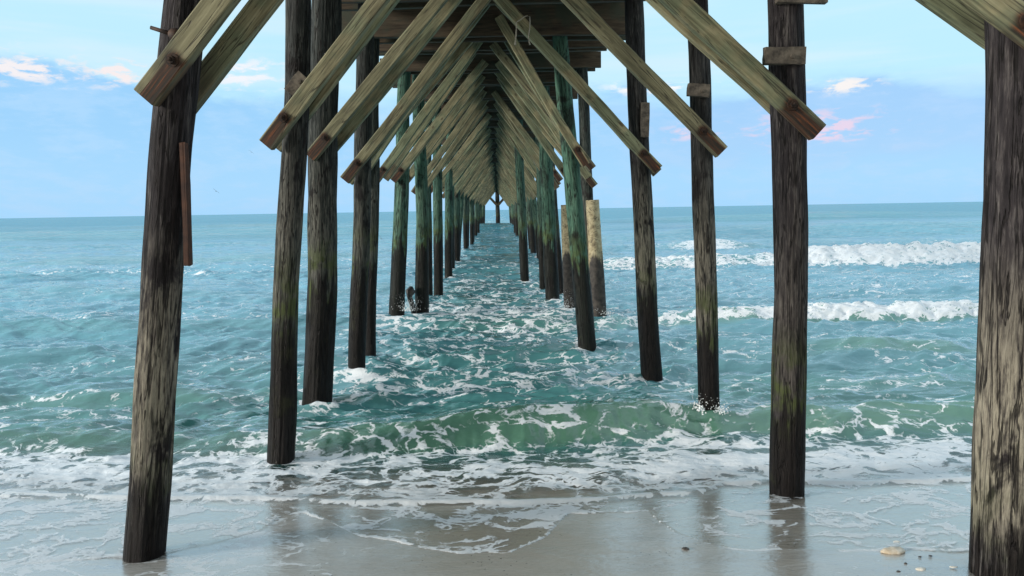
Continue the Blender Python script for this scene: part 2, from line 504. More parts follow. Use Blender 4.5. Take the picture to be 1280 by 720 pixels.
def round_post(L, r0, r1, nseg, nring, seed, rough=0.03, z0=-0.9, bend=0.03, flat=True):
    """a round timber along +Z with grooves, bulges and a slight bend"""
    th = np.linspace(0, 2 * np.pi, nseg, endpoint=False)
    z = np.linspace(z0, L, nring)
    TH, Zg = np.meshgrid(th, z)
    t = np.clip(Zg / L, 0, 1)
    r = r0 + (r1 - r0) * t
    cx, cy = np.cos(TH), np.sin(TH)
    lo = noise2(cx * 0.8 + seed * 3.1, Zg * 0.9 + cy * 0.8, seed)
    bul = noise2(cx * 1.2 + 5, Zg * 2.2 + cy * 1.2 + seed, seed + 5)
    gr = noise2(TH * 0 + cx * 7 + Zg * 0.25, cy * 7 + Zg * 0.3 + seed, seed + 9)
    fine = noise2(cx * 18 + Zg * 0.5, cy * 18 + seed, seed + 11)
    r = r * (1 + 0.06 * lo + 0.05 * bul + rough * gr + (rough * 0.6 * fine if nseg > 40 else 0))
    bx = bend * noise2(Zg * 0.45 + seed, Zg * 0 + 0.5, seed + 21)
    by = bend * noise2(Zg * 0.45 + seed, Zg * 0 + 0.5, seed + 22)
    bx = bx - bx[0:1]; by = by - by[0:1]
    V = np.stack([cx * r + bx, cy * r + by, Zg], -1).reshape(-1, 3)
    faces = []
    for k in range(nring - 1):
        for s in range(nseg):
            s2 = (s + 1) % nseg
            faces.append((k * nseg + s, k * nseg + s2, (k + 1) * nseg + s2, (k + 1) * nseg + s))
    faces.append(tuple((nring - 1) * nseg + s for s in range(nseg)))
    return V, faces


def box_bm(bm, c, s, rot=None):
    r = bmesh.ops.create_cube(bm, size=1.0)
    mm = Matrix.Translation(c) @ (rot.to_4x4() if rot else Matrix.Identity(4)) @ Matrix.Diagonal((*s, 1))
    bmesh.ops.transform(bm, matrix=mm, verts=r['verts'])
    return r['verts']


def bm_mesh(name, bm, mat, bevel=0.0, smooth=False):
    if bevel:
        bmesh.ops.bevel(bm, geom=list(bm.edges), offset=bevel, segments=2, affect='EDGES')
    me = bpy.data.meshes.new(name)
    bm.to_mesh(me); bm.free()
    me.materials.append(mat)
    if smooth:
        me.polygons.foreach_set('use_smooth', np.ones(len(me.polygons), bool))
    return me


def board_verts(L, w, t, nseg, seed, ch=0.008):
    """a sawn timber along +X with eased edges, a little warp and worn arrises"""
    hw, ht = w / 2, t / 2
    prof = [(-ht, -hw + ch), (-ht + ch, -hw), (ht - ch, -hw), (ht, -hw + ch), (ht, hw - ch), (ht - ch, hw), (-ht + ch, hw), (-ht, hw - ch)]
    xs = np.linspace(0, L, nseg)
    V = []
    for x in xs:
        wy = 0.018 * noise2(np.array(x * 0.6 + seed), np.array(0.3), seed)
        wz = 0.022 * noise2(np.array(x * 0.6 + seed), np.array(0.7), seed + 1)
        for j, (py, pz) in enumerate(prof):
            e = 0.0045 * noise2(np.array(x * 6.0), np.array(j * 3.3 + seed), seed + 2)
            V.append((x, py + wy + e, pz + wz + e))
    F_ = []
    for k in range(nseg - 1):
        for s in range(8):
            s2 = (s + 1) % 8
            F_.append((k * 8 + s, k * 8 + s2, (k + 1) * 8 + s2, (k + 1) * 8 + s))
    F_.append(tuple(range(7, -1, -1)))
    F_.append(tuple((nseg - 1) * 8 + s for s in range(8)))
    return V, F_


# ------------------------------------------------------------------ the pier
pier = bpy.data.objects.new('fishing_pier', None)
COL.objects.link(pier)
pier.location = (-0.1, 4.0, 0.0)
pier.matrix_basis = Matrix.Translation((-0.1, 4.0, 0.0))
tag(pier, 'long weathered timber fishing pier on round piles with diagonal braces, running out to sea', 'pier')
CAPZ, CAPH = 4.57, 0.29


def plain(me_name):
    return me_name


bolt_bm = bmesh.new()
r_ = bmesh.ops.create_cone(bolt_bm, cap_ends=True, segments=20, radius1=0.036, radius2=0.034, depth=0.012)
bmesh.ops.translate(bolt_bm, vec=(0, 0, 0.006), verts=r_['verts'])
r_ = bmesh.ops.create_cone(bolt_bm, cap_ends=True, segments=6, radius1=0.021, radius2=0.020, depth=0.024)
bmesh.ops.translate(bolt_bm, vec=(0, 0, 0.0245), verts=r_['verts'])
r_ = bmesh.ops.create_cone(bolt_bm, cap_ends=True, segments=12, radius1=0.0105, radius2=0.0095, depth=0.03)
bmesh.ops.translate(bolt_bm, vec=(0.002, 0, 0.050), verts=r_['verts'])
BOLT = bm_mesh('bolt', bolt_bm, M_IRON)
BOLTROT = Matrix(((1, 0, 0), (0, 0, -1), (0, 1, 0))).to_4x4()     # bolt +Z -> -Y (towards the beach)

piles = {}


def pile(key, base, top, d0, d1, tide, bleach, green, hi=0, label=None, ztop=4.84, bend=0.03, rough=0.03):
    """base, top: world points; the axis is carried on up to the deck"""
    ax = (top - base)
    p1 = base + ax * ((ztop - base.z) / ax.z)
    L = (p1 - base).length
    ns, nr = ((88, 190) if hi == 2 else (40, 80) if hi == 1 else (16, 24))
    seed = sum(ord(c) for c in key) * 7 % 991
    V, Fc = round_post(L, d0 / 2, d1 / 2, ns, nr, seed, rough, z0=-1.0, bend=bend)
    me = mesh_from('pile', V, Fc, M_PILE)
    a = me.attributes.new('pp', 'FLOAT_VECTOR', 'POINT')
    a.data.foreach_set('vector', np.tile(np.array([tide, bleach, green], np.float32), len(me.vertices)))
    o = link('pile', me, axis_matrix(base, p1), pier)
    if label: o['label'] = label
    piles[key] = (o, base, p1, d0, d1)
    return o


def px_pile(key, bu, bv, tu, tv, wpx, wtop, y=None, **kw):
    b = gnd(bu, bv, kw.pop('h', 0.0))
    Y = b.y if y is None else y
    b = at(bu, bv, Y)
    t = at(tu, tv, Y)
    return pile(key, b, t, wpx * Y / F, wtop * Y / F, **kw)


#        key  base px      upper px      widths
px_pile('L1', 178, 692, 229, 0, 49, 45, tide=0.50, bleach=0.9, green=0.0, hi=2, label='nearest left pile, grey and leaning, black at the foot', rough=0.04)
px_pile('R0', 1254, 756, 1277, 60, 84, 78, y=3.75, tide=0.30, bleach=1.0, green=0.0, hi=2, label='thick pale pile at the right, cracked and bare', rough=0.05)
px_pile('L2', 350, 578, 374, 0, 33, 28, tide=1.15, bleach=0.35, green=0.08, hi=2, bend=0.06)
px_pile('R1', 985, 616, 982, 0, 42, 41, tide=0.62, bleach=0.15, green=0.0, hi=2, label='straight dark pile with a scrap of plank nailed on')
px_pile('L3', 396, 496, 408, 0, 37, 34, h=0.06, tide=1.25, bleach=0.25, green=0.1, hi=2)
px_pile('R2', 886, 514, 871, 0, 27, 25, h=0.1, tide=0.85, bleach=0.6, green=0.05, hi=2)
px_pile('L4', 448, 466, 456, 60, 22, 20, h=0.04, tide=1.3, bleach=0.2, green=0.1, hi=1)
px_pile('R3', 815, 463, 796, 20, 27, 22, h=0.05, tide=1.0, bleach=0.8, green=0.05, hi=1)
px_pile('L5', 463, 432, 467, 120, 15, 14, h=0.05, tide=1.3, bleach=0.2, green=0.15, hi=1)
px_pile('R4', 734, 426, 703, 60, 23, 18, h=0.05, tide=1.15, bleach=0.0, green=0.95, hi=1, label='green stained pile leaning inwards in front of the stumps')
px_pile('L6', 497, 386, 506, 120, 20, 15, h=0.14, tide=1.35, bleach=0.1, green=0.85, hi=1)
px_pile('L7', 528, 382, 524, 150, 17, 14, h=0.14, tide=1.35, bleach=0.1, green=0.9, hi=1)
px_pile('R5', 742, 392, 727, 100, 15, 13, y=14.6, tide=1.0, bleach=0.1, green=0.15, hi=1)
px_pile('R6', 692, 368, 682, 150, 18, 15, h=0.08, tide=1.3, bleach=0.0, green=0.9, hi=1)
px_pile('L8', 548, 358, 546, 180, 12, 11, h=0.05, tide=1.3, bleach=0.1, green=0.85, hi=1)
px_pile('L9', 561, 343, 563, 190, 10, 9, tide=1.3, bleach=0.0, green=0.8)
px_pile('R7', 678, 352, 674, 190, 9, 9, tide=1.3, bleach=0.0, green=0.6)
px_pile('R8', 656, 345, 648, 170, 11, 11, tide=1.3, bleach=0.1, green=0.8, hi=1)
px_pile('R9', 700, 360, 690, 190, 10, 9, tide=1.3, bleach=0.0, green=0.2)
px_pile('L10', 537, 365, 536, 180, 9, 8, tide=1.3, bleach=0.0, green=0.6)
px_pile('L11', 570, 325, 572, 200, 10, 9, tide=1.3, bleach=0.0, green=0.6)
px_pile('R10', 667, 318, 660, 200, 7, 7, tide=1.3, bleach=0.0, green=0.5)

# bents: distance of the left and right ends of each cross frame
BENTS = [(piles['L1'][1].y, piles['R0'][1].y), (piles['L2'][1].y, piles['R1'][1].y), (piles['L3'][1].y, piles['R2'][1].y),
         (piles['L4'][1].y, piles['R3'][1].y), (piles['L5'][1].y, piles['R4'][1].y), (12.95, 12.8), (piles['L6'][1].y, 14.6)]
BKEYS = [('L1', 'R0'), ('L2', 'R1'), ('L3', 'R2'), ('L4', 'R3'), ('L5', 'R4'), (None, None), ('L6', 'R5')]
yb = 16.35
rg = random.Random(3)
while yb < 108:
    BENTS.append((yb + rg.uniform(-.1, .1), yb - 0.15))
    BKEYS.append((None, None))
    yb += 2.0

for i in range(7, len(BENTS)):
    yl, yr = BENTS[i]
    far = yl > 55
    if far and i % 4 != 1: continue
    for s, yy in ((-1, yl), (1, yr)):
        if i % 2 == 0 or yy < 25: continue
        b = Vector((-0.1 + s * (1.72 + rg.uniform(-.16, .12)), yy, 0))
        t = Vector((-0.1 + s * (1.55 + rg.uniform(-.1, .1)), yy + rg.uniform(-.05, .05), 4.5))
        pile('far%d%d' % (i, s), b, t, rg.uniform(.24, .31), rg.uniform(.2, .25), tide=1.2 + rg.uniform(-.1, .2), bleach=0.1, green=rg.uniform(.3, .95))

# braces: a timber on each face of every pile, rising to the middle of the cap
n_brace = 0
stuff_v, stuff_f, stuff_r = [], [], []


def brace(p0, p1, seed, rust, w=0.135, t=0.095, bolt=True, label=None):
    global n_brace
    x = (p1 - p0).normalized()
    y = Vector((0, 1, 0)); y = (y - x * y.dot(x)).normalized()
    z = x.cross(y)
    if z.z < 0:
        z, y = -z, -y
        # keep a right-handed frame
    m = Matrix.Identity(4)
    for i in range(3):
        m[i][0], m[i][1], m[i][2], m[i][3] = x[i], y[i], z[i], p0[i]
    V, Fc = board_verts((p1 - p0).length, w, t, 14, seed)
    if n_brace >= 100:
        b = len(stuff_v)
        for v in V: stuff_v.append(m @ Vector(v))
        for f in Fc: stuff_f.append(tuple(b + k for k in f))
        n_brace += 1
        return None
    me = mesh_from('brace', V, Fc, M_BRACE, smooth=False)
    a = me.attributes.new('rust', 'FLOAT', 'POINT')
    a.data.foreach_set('value', np.full(len(V), rust, np.float32))
    o = link('brace', me, m, pier)
    n_brace += 1
    if bolt:
        by = -t / 2 if y.y > 0 else t / 2
        bm_ = Matrix.Translation((0.25, by, 0.004)) @ (BOLTROT if y.y > 0 else Matrix(((1, 0, 0), (0, 0, 1), (0, -1, 0))).to_4x4())
        link('bolt', BOLT, bm_, o)
    if label: o['label'] = label
    return o


# lower end of the front brace, from the photo (u, v): middle of its cut end
LOW = {'L1': (186, 124), 'L2': (332, 180), 'L3': (388, 196), 'L4': (431, 225), 'L5': None, 'L6': (491, 226),
       'R0': (1330, 72), 'R1': (1022, 166), 'R2': (902, 190), 'R3': (822, 212), 'R4': (733, 206), 'R5': (743, 233)}
SLOPE = {'L1': .77, 'L2': .77, 'L3': .83, 'L4': .77, 'R1': 1.08, 'R2': .97, 'R3': .92}


def proj(p):
    d_ = p - CAM
    w_ = d_.dot(fwd)
    return 640 + F * d_.dot(right) / w_, 360 - F * d_.dot(up) / w_


for i, (yl, yr) in enumerate(BENTS):
    kl, kr = BKEYS[i]
    for s, yy, key in ((-1, yl, kl), (1, yr, kr)):
        rr = piles[key][3] / 2 if key else 0.13
        yc = yy
        ym = (yl + yr) / 2
        for side in (-1, 1):
            off = side * (rr + 0.045)
            if key and LOW[key]:
                p0 = at(*LOW[key], yc - rr - 0.045)
                p0 = Vector((p0.x, yc + off, p0.z))
                if side > 0:
                    p0.x += rg.uniform(-0.03, 0.03); p0.z += rg.uniform(-.04, .02)
                    dxr = {'L1': (.06, -.05), 'R0': (.13, .05), 'R1': (.10, .02), 'R2': (.06, .0), 'R3': (.05, .02)}.get(key, (0, 0))
                    p0.x += dxr[0]; p0.z += dxr[1]
            else:
                p0 = Vector((-0.1 + s * ((1.80 if s < 0 else 1.62) + rg.uniform(-.10, .12)), yc + off, 2.53 + rg.uniform(-.14, .14)))
            p1 = Vector((-0.1 + s * (0.10 + rg.uniform(-.04, .10)), ym + side * (0.245 + (0.0 if s < 0 else 0.001)) + s * 0.012, CAPZ + 0.15 + rg.uniform(-.08, .05)))
            if key in SLOPE:
                yt = 0.65 * yc + 0.35 * ym + side * 0.245
                p1.y, p1.z = yt, 4.70
                lo_, hi_ = (-1.2, 0.35) if s < 0 else (-0.35, 1.2)
                q0 = Vector((p0.x, yc + off, p0.z))
                u0, v0 = proj(q0)
                for _ in range(40):
                    p1.x = (lo_ + hi_) / 2
                    u1, v1 = proj(p1)
                    if (u1 - u0) - (-s) * SLOPE[key] * (v0 - v1) > 0: hi_ = p1.x
                    else: lo_ = p1.x
                p1.x += rg.uniform(-.02, .02)
            if key in ('R4',):
                p1.x, p1.z = at(624, 42, ym)[0], 4.66
            if key == 'R0' and side > 0: p1.x += .04; p1.z += .08
            brace(p0, p1, i * 7 + side + s * 3 + 40, (rg.uniform(.98, 1.05) if side < 0 and i < 12 else rg.choice([0, .2, .6])) if i < 30 else 0.3,
                  bolt=(side < 0 and i < 14), w=rg.uniform(.112, .132) + (0.015 if i > 5 else 0), t=0.088)
if stuff_v:
    me = mesh_from('brace', stuff_v, stuff_f, M_BRACE, smooth=False)
    o = link('brace', me, Matrix.Identity(4), pier)
    tag(o, 'mass of far braces closing the tunnel', kind='stuff')

# caps: two beams clasping the piles under the deck
for i, (yl, yr) in enumerate(BENTS):
    if yl > 40 and i % 2: continue
    low = 0.17 if i < 5 else 0.0
    for side in (-1, 1):
        p0 = Vector((-2.08 + rg.uniform(-.1, .06), yl + side * 0.155, CAPZ + CAPH / 2 - low / 2))
        p1 = Vector((1.86 + rg.uniform(-.06, .1), yr + side * 0.155, CAPZ + CAPH / 2 - low / 2))
        V, Fc = board_verts((p1 - p0).length, CAPH + low, 0.085, 10, i * 3 + side + 300)
        x = (p1 - p0).normalized(); z = Vector((0, 0, 1)); y = z.cross(x)
        m = Matrix.Identity(4)
        for k in range(3):
            m[k][0], m[k][1], m[k][2], m[k][3] = x[k], y[k], z[k], p0[k]
        link('cap_beam', mesh_from('cap_beam', V, Fc, M_DECK, smooth=False), m, pier)
# stringers
for x0 in (-1.95, -1.3, -0.66, -0.08, 0.52, 1.16, 1.76):
    V, Fc = board_verts(112, 0.27, 0.075, 60, int(x0 * 10) + 50)
    m = Matrix(((0, -1, 0, x0), (1, 0, 0, -4), (0, 0, 1, CAPZ + CAPH + 0.15), (0, 0, 0, 1)))
    link('stringer', mesh_from('stringer', V, Fc, M_DECK, smooth=False), m, pier)
# bridging blocks between stringers over each near cap
for i, (yl, yr) in enumerate(BENTS[:14]):
    for xa, xb in ((-1.95, -1.3), (-0.66, -0.08), (0.52, 1.16)):
        bm = bmesh.new()
        box_bm(bm, (0, 0, 0), (xb - xa - 0.085, 0.06, 0.21))
        ob = link('bridging_block', bm_mesh('bridging_block', bm, M_DECK, 0.006), Matrix.Translation(((xa + xb) / 2, (yl + yr) / 2 + 0.55 + rg.uniform(-.2, .2), CAPZ + CAPH + 0.155)), pier)
# deck boards
dv, df = [], []
yy = -4.0
while yy < 108:
    w = 0.14
    x0, x1 = -2.12 + rg.uniform(-.02, .02), 1.95 + rg.uniform(-.02, .02)
    z0 = CAPZ + CAPH + 0.29
    b = len(dv)
    for (a_, c_) in ((0, 0), (1, 0), (1, 1), (0, 1)):
        for zz in (z0, z0 + 0.045):
            dv.append((x1 if a_ else x0, yy + (w if c_ else 0), zz))
    df += [(b, b + 6, b + 4, b + 2), (b + 1, b + 3, b + 5, b + 7), (b, b + 2, b + 3, b + 1), (b + 2, b + 4, b + 5, b + 3), (b + 4, b + 6, b + 7, b + 5), (b + 6, b, b + 1, b + 7)]
    yy += 0.15
link('decking', mesh_from('decking', dv, df, M_DECK, smooth=False), Matrix.Identity(4), pier)

# the seaward end: middle post with two struts, and low stubs
pile('end', Vector((0.0, 107.5, 0)), Vector((0.0, 107.5, 4.6)), 0.62, 0.56, tide=1.2, bleach=0, green=0.1)
for s in (-1, 1):
    p0, p1 = Vector((0.05 * s, 107.2, 2.6)), Vector((1.75 * s, 107.2, 4.5))
    x = (p1 - p0).normalized(); y = Vector((0, 1, 0)); z = x.cross(y)
    m = Matrix.Identity(4)
    for k in range(3):
        m[k][0], m[k][1], m[k][2], m[k][3] = x[k], y[k], z[k], p0[k]
    V, Fc = board_verts((p1 - p0).length, 0.34, 0.2, 6, 900 + s)
    link('end_strut', mesh_from('end_strut', V, Fc, M_DECK, smooth=False), m, pier)


# scraps nailed to the piles (sub-parts)
def scrap(key, u, v, su, sv, thick, mat, name='plank_scrap', rotdeg=0.0, nail=True, back=0.0):
    o, base, top, d0, d1 = piles[key]
    Y = base.y - max(d0, d1) / 2 - thick * 0.15 + back
    c = at(u, v, Y)
    k = Y / F
    bm = bmesh.new()
    box_bm(bm, (0, 0, 0), (su * k, thick, sv * k))
    bmesh.ops.subdivide_edges(bm, edges=bm.edges[:], cuts=2)
    for q in bm.verts:
        q.co += Vector((random.uniform(-1, 1), random.uniform(-.3, .3), random.uniform(-1, 1))) * 0.004
    if nail:
        r2 = bmesh.ops.create_cone(bm, cap_ends=True, segments=10, radius1=0.016, radius2=0.014, depth=0.016)
        bmesh.ops.transform(bm, matrix=Matrix.Translation((su * k * 0.18, -thick / 2 - 0.005, -0.006)) @ Matrix.Rotation(R(90), 4, 'X'), verts=r2['verts'])
    me = bm_mesh(name, bm, mat)
    ch = link(name, me, None, o)
    W = Matrix.Translation(c) @ Matrix.Rotation(R(rotdeg), 4, 'Y')
    ch.matrix_basis = o.matrix_basis.inverted() @ W
    return ch


scrap('L1', 233, 256, 6.5, 150, 0.05, M_RUSTBOARD, 'rust_brown_board', 1.5, False, back=0.03)
scrap('L2', 372, 106, 27, 17, 0.06, M_SCRAP, 'plank_scrap', -48, True, back=0.0)
scrap('R1', 980, 70, 50, 20, 0.05, M_SCRAP, 'plank_scrap', 1)
scrap('R1', 1002, 1, 62, 6, 0.05, M_SCRAP, 'plank_scrap', 1, False)
scrap('R2', 873, 113, 27, 15, 0.05, M_SCRAP, 'plank_scrap', 5)
scrap('R3', 806, 150, 10, 42, 0.06, M_SCRAP, 'plank_scrap', 1)
# old drift bolt sticking out of the first pile
bm = bmesh.new()
r_ = bmesh.ops.create_cone(bm, cap_ends=True, segments=10, radius1=0.012, radius2=0.010, depth=0.13)
bmesh.ops.transform(bm, matrix=Matrix.Translation((-0.03, 0, 0.012)) @ Matrix.Rotation(R(-72), 4, 'Y'), verts=r_['verts'])
r_ = bmesh.ops.create_cone(bm, cap_ends=True, segments=14, radius1=0.038, radius2=0.03, depth=0.03)
bmesh.ops.transform(bm, matrix=Matrix.Translation((0.03, 0.0, -0.006)) @ Matrix.Rotation(R(90), 4, 'X'), verts=r_['verts'])
dbo = link('drift_bolt', bm_mesh('drift_bolt', bm, M_IRON, smooth=True), None, piles['L1'][0])
dbo.matrix_basis = piles['L1'][0].matrix_basis.inverted() @ Matrix.Translation(at(211, 42, piles['L1'][1].y - 0.125))

# ------------------------------------------------------------------ stumps of older piles
for nm, (bu, bv, tu, tv, w, wt, Y, lab) in {
    'a': (712, 384, 707, 256, 15, 14, 15.6, 'slim pale yellow cut-off pile stump standing left of the green leaning pile'),
    'b': (749, 393, 740, 250, 20, 16, 14.3, 'thick pale yellow cut-off pile stump right of the green leaning pile, black below')}.items():
    b, t = at(bu, bv, Y), at(tu, tv, Y)
    V, Fc = round_post((t - b).length, w * Y / F / 2, wt * Y / F / 2, 36, 60, 77 + len(lab), 0.02, z0=-1.2, bend=0.02)
    o = link('piling_stump', mesh_from('piling_stump', V, Fc, M_STUMP), axis_matrix(b, t))
    tag(o, lab, 'stump', 'old stumps beside the pier')

# ------------------------------------------------------------------ hanging cord
def tube(pts, r, mat, name, seg=8):
    vs, fs = [], []
    n = len(pts)
    for i, p in enumerate(pts):
        d = (pts[min(i + 1, n - 1)] - pts[max(i - 1, 0)]).normalized()
        a = d.orthogonal().normalized(); b = d.cross(a)
        rr = r[i] if isinstance(r, (list, tuple)) else r
        for k in range(seg):
            t = 2 * math.pi * k / seg
            vs.append(p + a * math.cos(t) * rr + b * math.sin(t) * rr)
    for i in range(n - 1):
        for k in range(seg):
            k2 = (k + 1) % seg
            fs.append((i * seg + k, i * seg + k2, (i + 1) * seg + k2, (i + 1) * seg + k))
    fs.append(tuple(range(seg - 1, -1, -1))); fs.append(tuple((n - 1) * seg + k for k in range(seg)))
    return mesh_from(name, vs, fs, mat)


yb3 = piles['R3'][1].y - 0.36
cp = [at(u, v, yb3 + dy) for u, v, dy in ((644, 56, 0), (644.3, 50, 0), (645, 44, 0), (645.3, 36, 0), (645.2, 29, 0), (646, 27, .0), (650, 25, -.01), (655, 21, -.02), (659, 19.5, -.02), (662, 21, -.02), (662.5, 27, -.02), (662, 36, 0), (660.5, 45, 0), (661, 51, 0), (662.5, 56, 0))]
cr = [0.012, 0.006, 0.009] + [0.006] * 11 + [0.009]
tag(link('hanging_cord', tube(cp, cr, M_CORD, 'hanging_cord')), 'thin pale cord looped over a brace under the deck, its two ends dangling', 'cord')

# ------------------------------------------------------------------ snag of broken timber at the left piles
def snag(pts, rad, name, lab):
    me = tube(pts, rad, M_SNAG, name, 10)
    tag(link(name, me), lab, 'driftwood')


yk = piles['L6'][1].y + 0.25
snag([at(518, 394, yk), at(515, 381, yk), at(512, 371, yk - .03), at(513, 364, yk), at(514, 358, yk)], [.05, .055, .05, .10, .03], 'broken_timber', 'dark broken timber standing up in the surf between two left piles')

# ------------------------------------------------------------------ gulls
def gull(p, span, yaw, bank, lab):
    bm = bmesh.new()
    r = bmesh.ops.create_uvsphere(bm, u_segments=10, v_segments=8, radius=0.5)
    bmesh.ops.transform(bm, matrix=Matrix.Diagonal((0.12 * span, 0.42 * span, 0.11 * span, 1)), verts=r['verts'])
    for s in (-1, 1):
        st = [(0.0, 0.05, 0.0, .16), (0.22, 0.09, 0.085, .15), (0.36, 0.02, 0.075, .11), (0.5, -0.08, 0.02, .02)]
        prev = None
        for (x, y, z, c) in st:
            ring = [bm.verts.new((s * x * span, (y + dy * c) * span, (z + dz) * span)) for dy, dz in ((.5, 0), (0, .012), (-.5, 0), (0, -.012))]
            if prev:
                for k in range(4):
                    f = (prev[k], prev[(k + 1) % 4], ring[(k + 1) % 4], ring[k])
                    bm.faces.new(f if s > 0 else f[::-1])
            prev = ring
        bm.faces.new(prev)
    me = bm_mesh('seagull', bm, M_GULL, smooth=True)
    o = link('seagull', me, Matrix.Translation(p) @ Matrix.Rotation(R(yaw), 4, 'Z') @ Matrix.Rotation(R(bank), 4, 'Y'))
    tag(o, lab, 'gull', 'gulls over the sea')


gull(at(270, 239, 120), 1.15, 20, 40, 'lower of the two small gulls flying in the sky right of the first pile')
gull(at(314, 190, 130), 0.95, 20, 38, 'upper of the two small gulls flying in the sky near the first braces')
gull(at(476.5, 298, 42), 0.42, 10, 55, 'tiny dark gull flying low over the sea between left piles')

# ------------------------------------------------------------------ shells and pebbles
def shell(u, v, size, flatn, mat, name, lab, cat, grp, seed, yaw=0):
    p = gnd(u, v)
    rn = random.Random(seed)
    bm = bmesh.new()
    bmesh.ops.create_icosphere(bm, subdivisions=3, radius=0.5)
    ph = [rn.uniform(0, 6.28) for _ in range(4)]
    for q in bm.verts:
        a = math.atan2(q.co.y, q.co.x)
        k = 1 + .10 * math.sin(2 * a + ph[0]) + .07 * math.sin(3 * a + ph[1]) + .04 * math.sin(7 * a + ph[2])
        hump = 1 + 0.15 * math.sin(q.co.x * 20 + ph[3])
        q.co = Vector((q.co.x * size * k, q.co.y * size * 0.62 * k, q.co.z * size * flatn * (hump if q.co.z > 0 else 0.4)))
    o = link(name, bm_mesh(name, bm, mat, smooth=True), Matrix.Translation(p + Vector((0, 0, size * flatn * 0.12))) @ Matrix.Rotation(R(yaw), 4, 'Z'))
    tag(o, lab, cat, grp)


shell(1117, 690, 0.135, 0.30, M_SHELL, 'oyster_shell', 'large tan oyster shell lying on the wet sand near the right pile', 'shell', 'shells on the wet sand', 1, 5)
shell(1151, 712, 0.055, 0.3, M_SHELLW, 'seashell', 'small white shell on the sand just below the large tan shell', 'shell', 'shells on the wet sand', 2, 0)
shell(1121, 677.5, 0.042, 0.25, M_SHELLW, 'seashell', 'small pinkish white shell in the foam just above the large tan shell', 'shell', 'shells on the wet sand', 3, 10)
shell(1192, 709, 0.04, 0.2, M_SHELLW, 'seashell', 'thin white shell sliver nearest the foot of the right pile', 'shell', 'shells on the wet sand', 4, 0)
shell(857, 687, 0.045, 0.5, M_STONE, 'pebble', 'dark lone pebble on wet sand at the edge of the foam, in mid beach', 'pebble', 'dark pebbles on the sand', 5, 0)
shell(1132, 705, 0.02, 0.7, M_STONE, 'pebble', 'dark pebble below the left end of the large tan shell', 'pebble', 'dark pebbles on the sand', 6)
shell(1163, 695.5, 0.02, 0.6, M_STONE, 'pebble', 'dark pebble right of the tan shell, farthest to the right', 'pebble', 'dark pebbles on the sand', 7)
shell(1150, 696.5, 0.018, 0.6, M_STONE, 'pebble', 'dark pebble just off the right end of the large tan shell', 'pebble', 'dark pebbles on the sand', 8)
shell(1123, 715, 0.022, 0.6, M_STONE, 'pebble', 'dark pebble nearest the camera, left of the small white shell', 'pebble', 'dark pebbles on the sand', 9)

# ------------------------------------------------------------------ swash edges, traced on the ground
def curve_from_px(pts, h=0.0):
    P = [gnd(u, v, h) for u, v in pts]
    xs = np.array([p.x for p in P]); ys = np.array([p.y for p in P])
    k = np.argsort(xs)
    return xs[k], ys[k]


E1 = curve_from_px([(-60, 616), (0, 618), (95, 623), (200, 626), (320, 627), (430, 633), (520, 633), (640, 633), (700, 632), (760, 628), (800, 625), (840, 623), (880, 620), (905, 608), (940, 606), (985, 607), (1020, 606), (1100, 607), (1215, 603), (1290, 600)])
E2 = curve_from_px([(-60, 716), (60, 703), (140, 697), (205, 692), (260, 682), (330, 662), (350, 646), (380, 642), (440, 668), (520, 685), (580, 692), (640, 690), (685, 672), (700, 655), (712, 641), (810, 640), (826, 655), (845, 668), (880, 680), (920, 689), (1000, 693), (1100, 689), (1215, 688), (1290, 690)])


def edge(E, x, seed, amp):
    base = np.interp(x, E[0], E[1], left=E[1][0], right=E[1][-1])
    return base + amp * fbm(x * 2.2, x * 0 + seed, seed, 4)


